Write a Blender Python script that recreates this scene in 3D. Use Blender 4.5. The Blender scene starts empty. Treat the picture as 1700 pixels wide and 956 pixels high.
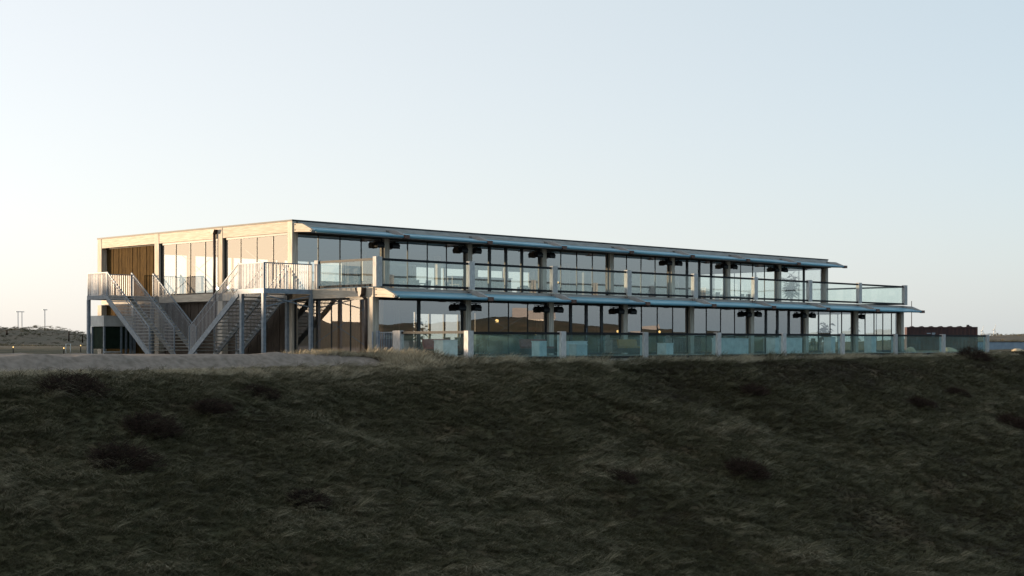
import bpy, math, random
import numpy as np
from mathutils import Vector, Matrix
R = math.radians
rng = np.random.default_rng(7)
random.seed(7)
scene = bpy.context.scene
col = scene.collection

# ------------------------------------------------------------------ camera, sky, sun, exposure
VIEW = 0.7971                                   # angle between the long facade and the picture plane
CAM = Vector((-43.66, -57.71, 0.89))
cd = bpy.data.cameras.new('camera')
cam = bpy.data.objects.new('camera', cd); col.objects.link(cam)
cam.location = CAM
cam.rotation_euler = (R(90), 0, -(math.pi/2 - math.atan2(math.cos(VIEW), math.sin(VIEW))))
cd.sensor_width = 36; cd.lens = 2420.4/1700*36
cd.shift_y = 89.3/1700
cd.clip_start = 0.5; cd.clip_end = 12000
scene.camera = cam

SUN_DIR = Vector((-0.566, 0.8245, 0)).normalized()
SUN_EL = R(2.0)
world = bpy.data.worlds.new('World'); scene.world = world; world.use_nodes = True
wn, wl = world.node_tree.nodes, world.node_tree.links
bg = wn['Background']
sky = wn.new('ShaderNodeTexSky'); sky.sky_type = 'NISHITA'; sky.sun_disc = False
sky.sun_elevation = SUN_EL
sky.sun_rotation = math.atan2(SUN_DIR.x, SUN_DIR.y)
sky.altitude = 0; sky.air_density = 1.0; sky.dust_density = 1.0; sky.ozone_density = 2.0
to_sun = Vector((SUN_DIR.x*math.cos(SUN_EL), SUN_DIR.y*math.cos(SUN_EL), math.sin(SUN_EL)))
# the pale sky of a thinly veiled evening: the clear sky, greyed, plus a broad glow falling off evenly with the angle from the sun
bw = wn.new('ShaderNodeRGBToBW'); wl.new(sky.outputs[0], bw.inputs[0])
def wmix(bt, fac, a_, b_):
    q = wn.new('ShaderNodeMix'); q.data_type = 'RGBA'; q.blend_type = bt; q.inputs['Factor'].default_value = fac
    for nm, v in (('A', a_), ('B', b_)):
        if isinstance(v, tuple): q.inputs[nm].default_value = (*v, 1)
        else: wl.new(v, q.inputs[nm])
    return q
grey = wmix('MIX', 0.50, bw.outputs[0], sky.outputs[0])
tone = wmix('MULTIPLY', 1.0, grey.outputs['Result'], (0.336, 0.372, 0.50))
wtc = wn.new('ShaderNodeTexCoord'); dt = wn.new('ShaderNodeVectorMath'); dt.operation = 'DOT_PRODUCT'
wl.new(wtc.outputs['Generated'], dt.inputs[0]); dt.inputs[1].default_value = to_sun
mrs = wn.new('ShaderNodeMapRange'); mrs.inputs['From Min'].default_value = -1; mrs.inputs['From Max'].default_value = 1; wl.new(dt.outputs['Value'], mrs.inputs[0])
glow = wmix('MULTIPLY', 1.0, mrs.outputs[0], (1.33, 1.26, 1.10))
soft = wmix('DARKEN', 1.0, tone.outputs['Result'], (2.7, 2.0, 1.1))          # the veil keeps the glare round the sun down
both = wmix('ADD', 1.0, soft.outputs['Result'], glow.outputs['Result'])
mra = wn.new('ShaderNodeMapRange'); mra.inputs['From Min'].default_value = 1; mra.inputs['From Max'].default_value = -1; wl.new(dt.outputs['Value'], mra.inputs[0])
anti = wmix('MULTIPLY', 1.0, mra.outputs[0], (0.20, 0.49, 0.63))        # rosy dusk opposite the sun
both = wmix('ADD', 1.0, both.outputs['Result'], anti.outputs['Result'])
sx = wn.new('ShaderNodeSeparateXYZ'); wl.new(wtc.outputs['Generated'], sx.inputs[0])
mz = wn.new('ShaderNodeMath'); mz.operation = 'MULTIPLY'; mz.inputs[1].default_value = -4.0; wl.new(sx.outputs['Z'], mz.inputs[0])
ez = wn.new('ShaderNodeMath'); ez.operation = 'EXPONENT'; wl.new(mz.outputs[0], ez.inputs[0]); ez.use_clamp = True
low = wmix('MULTIPLY', 1.0, ez.outputs[0], (0.30, 0.245, 0.23))             # pale haze all round the horizon
both = wmix('ADD', 1.0, both.outputs['Result'], low.outputs['Result'])
wl.new(both.outputs['Result'], bg.inputs[0])
bg.inputs[1].default_value = 0.15
sd = bpy.data.lights.new('sun', 'SUN'); sd.energy = 2.6; sd.angle = R(0.5); sd.color = (1.0, 0.74, 0.48)
so = bpy.data.objects.new('sun', sd); col.objects.link(so)
so.rotation_euler = to_sun.to_track_quat('Z', 'Y').to_euler()
so.location = (-60, 50, 30)
vs = scene.view_settings
vs.view_transform = 'Standard'; vs.look = 'None'; vs.exposure = 2.0; vs.gamma = 1; vs.use_curve_mapping = False
scene.cycles.transparent_max_bounces = 40
scene.cycles.max_bounces = 8
scene.cycles.use_fast_gi = False

# ------------------------------------------------------------------ materials
def pmat(name, c1, c2=None, scale=4.0, rough=0.7, metal=0.0, stretch=None, bump=0.0, spec=0.4, detail=5, lo=0.35, hi=0.65, c3=None):
    m = bpy.data.materials.new(name); m.use_nodes = True
    n, l = m.node_tree.nodes, m.node_tree.links
    b = n['Principled BSDF']
    b.inputs['Roughness'].default_value = rough; b.inputs['Metallic'].default_value = metal
    b.inputs['Specular IOR Level'].default_value = spec
    if c2 is None: c2 = tuple(x*0.8 for x in c1)
    tc = n.new('ShaderNodeTexCoord'); mp = n.new('ShaderNodeMapping')
    if stretch: mp.inputs['Scale'].default_value = stretch
    l.new(tc.outputs['Object'], mp.inputs[0])
    ns = n.new('ShaderNodeTexNoise'); ns.inputs['Scale'].default_value = scale; ns.inputs['Detail'].default_value = detail
    l.new(mp.outputs[0], ns.inputs['Vector'])
    r = n.new('ShaderNodeValToRGB'); r.color_ramp.elements[0].position = lo; r.color_ramp.elements[1].position = hi
    r.color_ramp.elements[0].color = (*c2, 1); r.color_ramp.elements[1].color = (*c1, 1)
    l.new(ns.outputs['Fac'], r.inputs[0])
    out = r.outputs[0]
    # a little difference from one object to the next
    oi = n.new('ShaderNodeObjectInfo'); mr = n.new('ShaderNodeMapRange')
    mr.inputs['To Min'].default_value = 0.86; mr.inputs['To Max'].default_value = 1.12
    l.new(oi.outputs['Random'], mr.inputs[0])
    hv = n.new('ShaderNodeHueSaturation'); l.new(mr.outputs[0], hv.inputs['Value']); l.new(out, hv.inputs['Color'])
    l.new(hv.outputs[0], b.inputs['Base Color'])
    if bump:
        bp = n.new('ShaderNodeBump'); bp.inputs['Strength'].default_value = bump; bp.inputs['Distance'].default_value = 0.03
        l.new(ns.outputs['Fac'], bp.inputs['Height']); l.new(bp.outputs[0], b.inputs['Normal'])
    return m

def glass_mat(name, tint, base, edge, gcol=(1, 1, 1), wob=0.0, rough=0.0, bright_scatter=0.0):
    m = bpy.data.materials.new(name); m.use_nodes = True
    n, l = m.node_tree.nodes, m.node_tree.links
    n.remove(n['Principled BSDF']); out = n['Material Output']
    tr = n.new('ShaderNodeBsdfTransparent'); tr.inputs[0].default_value = (*tint, 1)
    gl = n.new('ShaderNodeBsdfGlossy'); gl.inputs['Roughness'].default_value = rough; gl.inputs['Color'].default_value = (*gcol, 1)
    lw = n.new('ShaderNodeFresnel'); lw.inputs[0].default_value = 1.5
    mr = n.new('ShaderNodeMapRange'); mr.inputs['From Min'].default_value = 0.04; mr.inputs['From Max'].default_value = 1
    mr.inputs['To Min'].default_value = base; mr.inputs['To Max'].default_value = edge
    l.new(lw.outputs[0], mr.inputs[0])
    # the whole pane's reflection is taken at the face the light enters by
    gb = n.new('ShaderNodeNewGeometry'); om = n.new('ShaderNodeMath'); om.operation = 'SUBTRACT'; om.inputs[0].default_value = 1; l.new(gb.outputs['Backfacing'], om.inputs[1])
    mu = n.new('ShaderNodeMath'); mu.operation = 'MULTIPLY'; l.new(mr.outputs[0], mu.inputs[0]); l.new(om.outputs[0], mu.inputs[1])
    mx = n.new('ShaderNodeMixShader'); l.new(mu.outputs[0], mx.inputs[0]); l.new(tr.outputs[0], mx.inputs[1]); l.new(gl.outputs[0], mx.inputs[2])
    if wob:
        tc = n.new('ShaderNodeTexCoord'); ns = n.new('ShaderNodeTexNoise'); ns.inputs['Scale'].default_value = 0.9; ns.inputs['Detail'].default_value = 1
        l.new(tc.outputs['Object'], ns.inputs['Vector'])
        bp = n.new('ShaderNodeBump'); bp.inputs['Strength'].default_value = wob; bp.inputs['Distance'].default_value = 0.05
        l.new(ns.outputs['Fac'], bp.inputs['Height']); l.new(bp.outputs[0], gl.inputs['Normal'])
    if bright_scatter:                                              # pale teal scatter mixed in to brighten the glass
        df = n.new('ShaderNodeBsdfTranslucent'); df.inputs[0].default_value = (0.55, 0.80, 0.84, 1)
        d2 = n.new('ShaderNodeBsdfDiffuse'); d2.inputs[0].default_value = (0.50, 0.74, 0.78, 1)
        da = n.new('ShaderNodeMixShader'); da.inputs[0].default_value = 0.5; l.new(df.outputs[0], da.inputs[1]); l.new(d2.outputs[0], da.inputs[2])
        tc2 = n.new('ShaderNodeTexCoord'); n3 = n.new('ShaderNodeTexNoise'); n3.inputs['Scale'].default_value = 1.6; n3.inputs['Detail'].default_value = 6; l.new(tc2.outputs['Object'], n3.inputs['Vector'])
        sm_ = n.new('ShaderNodeMapRange'); sm_.inputs['From Min'].default_value = 0.35; sm_.inputs['From Max'].default_value = 0.7; sm_.inputs['To Min'].default_value = bright_scatter*0.5; sm_.inputs['To Max'].default_value = bright_scatter*1.5
        l.new(n3.outputs['Fac'], sm_.inputs[0])
        m2 = n.new('ShaderNodeMixShader'); l.new(sm_.outputs[0], m2.inputs[0]); l.new(mx.outputs[0], m2.inputs[1]); l.new(da.outputs[0], m2.inputs[2]); mx = m2
    l.new(mx.outputs[0], out.inputs['Surface'])
    return m

def emit_mat(name, c, s):
    m = bpy.data.materials.new(name); m.use_nodes = True
    b = m.node_tree.nodes['Principled BSDF']
    b.inputs['Base Color'].default_value = (*c, 1); b.inputs['Emission Color'].default_value = (*c, 1); b.inputs['Emission Strength'].default_value = s
    return m

M = {}
M['timber_y'] = pmat('weathered_timber_y', (0.56, 0.49, 0.40), (0.40, 0.34, 0.27), 3, 0.75, stretch=(6, 0.5, 6), bump=0.2)
M['timber_x'] = pmat('weathered_timber_x', (0.60, 0.55, 0.50), (0.42, 0.38, 0.35), 3, 0.75, stretch=(0.5, 6, 6), bump=0.2)
M['timber_z'] = pmat('weathered_timber_z', (0.54, 0.48, 0.40), (0.34, 0.29, 0.23), 3, 0.75, stretch=(6, 6, 0.5), bump=0.2)
M['post'] = pmat('grey_timber_post', (0.55, 0.53, 0.51), (0.36, 0.34, 0.33), 5, 0.8, stretch=(5, 5, 0.8), bump=0.2)
M['shade_roof_grey'] = pmat('shaded_bracket_roof_grey', (0.40, 0.38, 0.37), (0.28, 0.27, 0.26), 5, 0.85, stretch=(5, 0.8, 5), spec=0.15)  # shade put into the inner brackets' grey; the house roofs share it
M['plank'] = pmat('brown_cladding', (0.108, 0.066, 0.021), (0.028, 0.016, 0.006), 6, 0.9, stretch=(9, 9, 0.35), bump=0.3, spec=0.08)
M['dark_plank'] = pmat('dark_cladding', (0.075, 0.055, 0.04), (0.035, 0.026, 0.02), 6, 0.7, stretch=(9, 9, 0.35), bump=0.3)
M['galv'] = pmat('galvanised_bars', (0.50, 0.50, 0.52), (0.38, 0.38, 0.40), 8, 0.5, 0.1)
M['steel'] = pmat('galvanised_steel', (0.23, 0.27, 0.315), (0.16, 0.19, 0.225), 6, 0.55, 0.1)
M['tread'] = pmat('timber_tread', (0.45, 0.42, 0.37), (0.3, 0.28, 0.25), 5, 0.8)
M['blue'] = pmat('blue_canopy', (0.15, 0.34, 0.43), (0.11, 0.26, 0.34), 1.5, 0.38, 0.0, stretch=(0.4, 3, 3), spec=0.5)
M['black'] = pmat('black_metal', (0.012, 0.013, 0.015), (0.009, 0.009, 0.01), 5, 0.6, spec=0.2)
M['frame'] = pmat('black_frame', (0.016, 0.018, 0.02), (0.011, 0.012, 0.013), 5, 0.5)
M['rust'] = pmat('rusty_clamp', (0.17, 0.10, 0.08), (0.09, 0.05, 0.04), 20, 0.7)
M['pipe'] = pmat('brown_pipe', (0.055, 0.035, 0.027), (0.03, 0.02, 0.016), 5, 0.5)
M['cap'] = pmat('roof_cap', (0.03, 0.03, 0.03), (0.018, 0.018, 0.018), 3, 0.6)
M['amber_fill'] = pmat('amber_reflection_wall', (0.42, 0.25, 0.14), (0.30, 0.17, 0.09), 3, 0.7, stretch=(4, 4, 0.4))  # amber reflection put into the colour of the added wall
M['ceil'] = pmat('ceiling', (0.11, 0.10, 0.09), (0.085, 0.075, 0.065), 3, 0.8)
M['wall'] = pmat('inner_wall', (0.22, 0.215, 0.20), (0.17, 0.165, 0.155), 2, 0.9)
M['floor'] = pmat('inner_floor', (0.16, 0.13, 0.10), (0.10, 0.085, 0.065), 3, 0.6)
M['furn'] = pmat('dark_furniture', (0.06, 0.055, 0.05), (0.035, 0.03, 0.028), 5, 0.6)
M['pale'] = pmat('pale_box', (0.62, 0.64, 0.63), (0.5, 0.52, 0.5), 3, 0.7)
M['leaf'] = pmat('plant_leaf', (0.03, 0.045, 0.018), (0.015, 0.024, 0.01), 6, 0.6)
M['white'] = pmat('white_panel', (0.62, 0.63, 0.62), (0.5, 0.51, 0.5), 3, 0.6)
M['green'] = pmat('dark_green_panel', (0.015, 0.03, 0.02), (0.01, 0.02, 0.013), 3, 0.8, spec=0.15)
M['red'] = pmat('red_container', (0.055, 0.027, 0.027), (0.036, 0.020, 0.021), 1.5, 0.7, bump=0.1)
M['fabric'] = pmat('red_cushion', (0.24, 0.09, 0.08), (0.16, 0.06, 0.05), 8, 0.9)
M['yellow'] = pmat('ochre_cushion', (0.33, 0.20, 0.09), (0.25, 0.15, 0.06), 8, 0.9)
M['bluewall'] = pmat('pale_blue_wall', (0.24, 0.31, 0.38), (0.2, 0.26, 0.33), 2, 0.6)
M['glass'] = glass_mat('facade_glass', (0.95, 0.965, 0.955), 0.36, 0.95, (1.0, 0.94, 0.92), wob=0.012)
M['clear_glass'] = glass_mat('back_glass', (0.97, 0.985, 0.98), 0.06, 0.8)
M['rail_glass'] = glass_mat('green_rail_glass', (0.945, 0.98, 0.97), 0.06, 0.6, bright_scatter=0.02)
M['teal_glass'] = glass_mat('teal_rail_glass', (0.79, 0.935, 0.955), 0.16, 0.7, (0.6, 0.95, 1.0), bright_scatter=0.055)
M['lamp'] = emit_mat('lamp_glow', (1.0, 0.62, 0.22), 0.5)
M['twig'] = pmat('dark_twig', (0.034, 0.022, 0.017), (0.020, 0.013, 0.010), 5, 0.95, spec=0.05)

# ------------------------------------------------------------------ mesh helpers
class MB:
    def __init__(s): s.v = []; s.f = []; s.s = []
    def add(s, vs, fs, smooth=False):
        o = len(s.v); s.v += [tuple(p) for p in vs]; s.f += [tuple(i+o for i in f) for f in fs]; s.s += [smooth]*len(fs); return s
    def box(s, x0, x1, y0, y1, z0, z1):
        return s.add([(x0,y0,z0),(x1,y0,z0),(x1,y1,z0),(x0,y1,z0),(x0,y0,z1),(x1,y0,z1),(x1,y1,z1),(x0,y1,z1)],
              [(0,3,2,1),(4,5,6,7),(0,1,5,4),(1,2,6,5),(2,3,7,6),(3,0,4,7)])
    def prism(s, poly, axis, a, b):                      # poly in the two other axes, extruded along axis
        def mk(p, t): return {'x': (t, p[0], p[1]), 'y': (p[0], t, p[1]), 'z': (p[0], p[1], t)}[axis]
        n = len(poly); vs = [mk(p, a) for p in poly]+[mk(p, b) for p in poly]
        fs = [tuple(range(n))[::-1], tuple(range(n, 2*n))]+[(i, (i+1) % n, (i+1) % n+n, i+n) for i in range(n)]
        return s.add(vs, fs)
    def tube(s, p, q, r, n=8, r2=None, caps=True):
        p, q = Vector(p), Vector(q); d = (q-p).normalized(); r2 = r if r2 is None else r2
        u = d.orthogonal().normalized(); w = d.cross(u)
        vs = []
        for c, rr in ((p, r), (q, r2)):
            for i in range(n):
                t = 2*math.pi*i/n; vs.append(c+(u*math.cos(t)+w*math.sin(t))*rr)
        fs = [(i, (i+1) % n, (i+1) % n+n, i+n) for i in range(n)]
        s.add(vs, fs, True)
        if caps: s.f += [tuple(len(s.v)-2*n+i for i in range(n))[::-1], tuple(len(s.v)-n+i for i in range(n))]; s.s += [False]*2
        return s
    def bar(s, p, q, w, h):                              # rectangular bar, h roughly vertical
        p, q = Vector(p), Vector(q); d = (q-p).normalized()
        side = d.cross(Vector((0, 0, 1)))
        side = side.normalized() if side.length > 1e-4 else Vector((1, 0, 0))
        up = side.cross(d).normalized()
        vs = [c+side*a*w/2+up*b*h/2 for c in (p, q) for a, b in ((-1,-1),(1,-1),(1,1),(-1,1))]
        return s.add(vs, [(3,2,1,0),(4,5,6,7),(0,1,5,4),(1,2,6,5),(2,3,7,6),(3,0,4,7)])
    def mesh(s, name):
        me = bpy.data.meshes.new(name); me.from_pydata(s.v, [], s.f)
        me.polygons.foreach_set('use_smooth', s.s); me.update(); return me
    def build(s, name, mat, parent=None):
        return link(name, s.mesh(name), mat, parent)

def link(name, me, mat=None, parent=None):
    if mat is not None and not me.materials: me.materials.append(M[mat] if isinstance(mat, str) else mat)
    o = bpy.data.objects.new(name, me); col.objects.link(o); o.parent = parent; return o
def tag(o, label=None, cat=None, group=None, kind=None):
    if label: o['label'] = label
    if cat: o['category'] = cat
    if group: o['group'] = group
    if kind: o['kind'] = kind
    return o
def empty(name, loc=(0, 0, 0), rz=0, parent=None):
    o = bpy.data.objects.new(name, None); col.objects.link(o); o.location = loc; o.rotation_euler.z = rz
    o.empty_display_size = 0.3; o.parent = parent; return o
def box(name, mat, parent, *a): return MB().box(*a).build(name, mat, parent)
def copy_tree(o, parent=None):
    c = o.copy(); col.objects.link(c); c.parent = parent
    for ch in list(o.children): copy_tree(ch, c)
    return c
_shared = {}
def shared_box(name, mat, parent, size, loc):            # alike pieces share one mesh
    k = (name, mat, tuple(round(x, 3) for x in size))
    if k not in _shared:
        a, b, c = size; _shared[k] = MB().box(-a/2, a/2, -b/2, b/2, -c/2, c/2).mesh(name)
    o = link(name, _shared[k], mat, parent); o.location = loc; return o

# ------------------------------------------------------------------ terrain
def vnoise(x, y, seed=0):
    x = np.asarray(x, float); y = np.asarray(y, float)
    xi = np.floor(x).astype(np.int64); yi = np.floor(y).astype(np.int64); fx = x-xi; fy = y-yi
    fx = fx*fx*(3-2*fx); fy = fy*fy*(3-2*fy)
    def h(a, b):
        n = (a*374761393 + b*668265263 + seed*974634777) & 0x7fffffff
        n = ((n ^ (n >> 13))*1274126177) & 0x7fffffff
        return ((n ^ (n >> 16)) & 0xffff)/65535.0
    return (h(xi,yi)*(1-fx)+h(xi+1,yi)*fx)*(1-fy)+(h(xi,yi+1)*(1-fx)+h(xi+1,yi+1)*fx)*fy
def fbm(x, y, seed=0, o=3):
    return sum((vnoise(x*2**i, y*2**i, seed+i)-0.5)*0.5**i for i in range(o))
def sst(a, b, x):
    t = np.clip((x-a)/(b-a), 0, 1); return t*t*(3-2*t)
def bump(x, y, cx, cy, ang, la, lb, h):
    dx, dy = x-cx, y-cy; u = dx*math.cos(ang)+dy*math.sin(ang); v = -dx*math.sin(ang)+dy*math.cos(ang)
    return h*np.exp(-(u/la)**2-(v/lb)**2)
def sandmask(x, y):
    edge = -9.6+0.5*fbm(x/5, x*0+3, 5)
    return sst(-10.9, -10.0, y-edge-9.6+0*x)*(1-sst(-4.5, -2.0, x+(y+9)*0.5))
def height(x, y):
    x = np.asarray(x, float); y = np.asarray(y, float)
    crest = -13.0+0.9*fbm(x/9, x*0, 1)*2
    s = crest-y
    sp = np.where(s > 0, s*s/(s+2.5), 0)                              # soft start of the slope
    down = -0.36*sp
    down = -9.2*(1-np.exp(down/9.2*1.0)) if False else np.maximum(down, -9.4)
    # the flat top with a sandy lip to the left of the terrace
    left = 1-sst(-5.0, -1.5, x+(y+9)*0.3)
    edge = -9.5+0.7*fbm(x/6, x*0+3, 5)
    flat_l = 0.31-0.50*sst(0, 1.15, edge-y) + (0.10+0.14*fbm(x/2.2, x*0+9, 7))*np.exp(-((y-edge-0.35)/0.5)**2) - 0.10*sst(1.3, 3.6, edge-y) + 0.10*fbm(x/0.9, y/0.5, 8)*np.exp(-((y-edge+0.5)/0.6)**2)
    flat_r = 0.12-0.20*sst(-11.5, -13.2, y) if False else 0.10-0.22*(1-sst(-13.0, -11.8, y))
    z = (flat_l*left + flat_r*(1-left)) + down
    onslope = sst(0.0, 3.0, s)
    z = z + onslope*(0.6*fbm(x/8, y/6, 11)+0.16*fbm(x/1.7, y/1.7, 17)) + (1-onslope)*0.05*fbm(x/1.3, y/1.3, 23)*2
    # round the building it is flat; farther off the dunes roll
    d = np.hypot(x-20, y-3)
    z = z + sst(70, 160, d)*(y > -30)*(1.6*fbm(x/70, y/70, 31)+0.2)
    # valley and the dunes behind the camera, which the glass mirrors
    q = (x*0.715-y*0.699)
    side = sst(150, 235, q)*(1-sst(-130, -80, y))
    z = z + side*(12.2+4.6*fbm(x/60, y/60, 41)+2.0*fbm(x/14, y/14, 43))
    # dune ridge on the sun side, out of the picture, that keeps the ground in shade
    u = x*(-0.55)+y*0.835; v = x*0.835+y*0.55
    prof = 3.3*sst(-130, -70, v)*(1-sst(40, 90, v)) + 4.1*sst(-8, -4, v)*(1-0.62*sst(2.5, 8, v))*(1-sst(25, 60, v))
    z = z + prof*np.exp(-((u-118)/26)**2)+0.5*fbm(x/9, y/9, 51)*np.exp(-((u-118)/26)**2)
    # scrubby hill seen past the stairs on the left
    z = z + bump(x, y, 67, 158, R(-45.7), 17, 22, 3.5+0.8*fbm(x/5, y/5, 57)) + bump(x, y, 50, 178, R(-45.7), 14, 22, 2.6) + bump(x, y, 250, 72, R(-45.7), 30, 25, 1.7+0.7*fbm(x/6, y/6, 59))
    return z

def axis(lo_f, hi_f, step, far):
    a = list(np.arange(lo_f, hi_f+1e-6, step)); st = step
    while a[-1] < far: st *= 1.09; a.append(a[-1]+st)
    st = step
    while a[0] > -far: st *= 1.09; a.insert(0, a[0]-st)
    return np.array(a)
xs = axis(-48, 72, 0.4, 5000); ys = axis(-40, -8, 0.25, 5000)
GX, GY = np.meshgrid(xs, ys); GZ = height(GX, GY)
nx, ny = len(xs), len(ys)
me = bpy.data.meshes.new('dune_ground')
idx = np.arange(nx*ny).reshape(ny, nx)
quads = np.stack([idx[:-1, :-1], idx[:-1, 1:], idx[1:, 1:], idx[1:, :-1]], -1).reshape(-1, 4)
me.vertices.add(nx*ny); me.vertices.foreach_set('co', np.stack([GX, GY, GZ], -1).ravel())
me.loops.add(quads.size); me.loops.foreach_set('vertex_index', quads.ravel())
me.polygons.add(len(quads)); me.polygons.foreach_set('loop_start', np.arange(0, quads.size, 4)); me.polygons.foreach_set('loop_total', np.full(len(quads), 4))
me.polygons.foreach_set('use_smooth', np.ones(len(quads), bool)); me.update(calc_edges=True)
sa_ = me.attributes.new('sand', 'FLOAT', 'POINT')
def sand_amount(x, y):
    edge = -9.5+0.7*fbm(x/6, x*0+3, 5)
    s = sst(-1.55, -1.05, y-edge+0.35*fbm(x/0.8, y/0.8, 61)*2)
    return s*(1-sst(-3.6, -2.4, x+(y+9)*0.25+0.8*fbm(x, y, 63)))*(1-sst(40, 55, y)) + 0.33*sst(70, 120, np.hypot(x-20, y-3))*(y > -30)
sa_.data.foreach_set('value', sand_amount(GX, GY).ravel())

gm = bpy.data.materials.new('dune_soil'); gm.use_nodes = True
n, l = gm.node_tree.nodes, gm.node_tree.links; b = n['Principled BSDF']; b.inputs['Roughness'].default_value = 0.95; b.inputs['Specular IOR Level'].default_value = 0.15
geo = n.new('ShaderNodeNewGeometry')
def nz(sc, det=6):
    q = n.new('ShaderNodeTexNoise'); q.inputs['Scale'].default_value = sc; q.inputs['Detail'].default_value = det; l.new(geo.outputs['Position'], q.inputs['Vector']); return q
def ramp(src, *st):
    r = n.new('ShaderNodeValToRGB'); e = r.color_ramp.elements
    e[0].position, e[0].color = st[0][0], (*st[0][1], 1); e[1].position, e[1].color = st[-1][0], (*st[-1][1], 1)
    for p, c in st[1:-1]:
        k = e.new(p); k.color = (*c, 1)
    l.new(src, r.inputs[0]); return r
n1 = nz(0.22, 9); n2 = nz(3.5, 6)
soil = ramp(n1.outputs['Fac'], (0.32, (0.045, 0.038, 0.023)), (0.48, (0.06, 0.055, 0.029)), (0.58, (0.085, 0.062, 0.036)), (0.7, (0.12, 0.10, 0.06)))
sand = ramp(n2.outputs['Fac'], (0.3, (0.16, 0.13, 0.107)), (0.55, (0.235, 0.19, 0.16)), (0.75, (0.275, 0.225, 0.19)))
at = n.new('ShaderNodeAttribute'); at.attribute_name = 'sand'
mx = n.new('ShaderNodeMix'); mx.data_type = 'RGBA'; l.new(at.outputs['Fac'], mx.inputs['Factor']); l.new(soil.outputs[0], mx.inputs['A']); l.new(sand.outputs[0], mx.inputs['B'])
l.new(mx.outputs['Result'], b.inputs['Base Color'])
bp = n.new('ShaderNodeBump'); bp.inputs['Strength'].default_value = 0.5; bp.inputs['Distance'].default_value = 0.12; l.new(n2.outputs['Fac'], bp.inputs['Height']); l.new(bp.outputs[0], b.inputs['Normal'])
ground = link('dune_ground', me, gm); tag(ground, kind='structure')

# ------------------------------------------------------------------ the pavilion
W, NB = 6.0, 8
YB, YT = -6.1, -12.2
pav = empty('beach_pavilion', (0, 0, 0.2))
tag(pav, 'long two storey timber and glass pavilion with blue canopies on the dune top', 'building')
pav.location = (0, 0, 0)
XR = W*NB
# slabs and roof
box('ground_slab', 'floor', pav, 0.2, XR+0.1, YB+0.3, 18.2, -0.6, 0.22)
box('upper_slab', 'floor', pav, 0.16, XR+0.1, YB+0.02, 18.2, 3.05, 3.40)
box('ceiling', 'ceil', pav, 0.16, XR, YB+0.3, 18.0, 2.96, 3.046)
roof = box('roof', 'ceil', pav, 0.16, XR+0.1, 0.165, 18.2, 6.22, 6.80)
box('roof_edge', 'cap', roof, -0.13, XR+0.2, -0.13, 18.36, 6.805, 6.885)
# long beams of the front
box('beam', 'timber_x', pav, 0.13, XR+0.12, -0.12, 0.155, 6.30, 6.80)
box('beam', 'timber_x', pav, 0.13, XR+0.12, YB-0.12, YB+0.015, 2.97, 3.40)
box('beam', 'timber_x', pav, 0.17, XR+0.12, 18.205, 18.34, 6.30, 6.80)
# beams of the short left side, column by column
LEFTC = [0.0, 6.02, 12.05, 18.1]
def colm(x, y, z0, z1, wx, wy, mat='timber_z'):
    o = shared_box('column', mat, pav, (wx, wy, z1-z0), (x, y, (z0+z1)/2)); return o
for i, y in enumerate(LEFTC):
    colm(0.06, y+(0.06 if i == 0 else 0), 3.4, 6.80, 0.36, 0.42 if i else 0.36)
    colm(0.06, y+(0.06 if i == 0 else 0), -0.3, 3.0, 0.36, 0.42 if i else 0.36)
for i in range(3):
    a, c = LEFTC[i]+(0.245 if i == 0 else 0.212), LEFTC[i+1]-0.212
    box('beam', 'timber_y', pav, -0.10, 0.15, a, c, 6.27, 6.80)
    box('beam', 'timber_y', pav, -0.10, 0.15, LEFTC[i]+0.19, LEFTC[i+1]-0.19, 3.02, 3.40)
box('beam', 'timber_y', pav, -0.11, 0.15, YB-0.125, -0.14, 2.96, 3.41)
# columns of the two long fronts
for t in range(1, NB+1):
    colm(t*W, 0.06, 3.4, 6.3, 0.34, 0.36); colm(t*W, YB+0.08, -0.1, 2.97, 0.36, 0.38)
colm(0.06, YB+0.08, -0.3, 2.955, 0.36, 0.38)
for t in range(1, NB):                                       # inner row, seen through the glass
    colm(t*W, 9.0, 3.4, 6.22, 0.3, 0.3); colm(t*W, 6.0, 0.2, 2.96, 0.3, 0.3)

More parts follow.
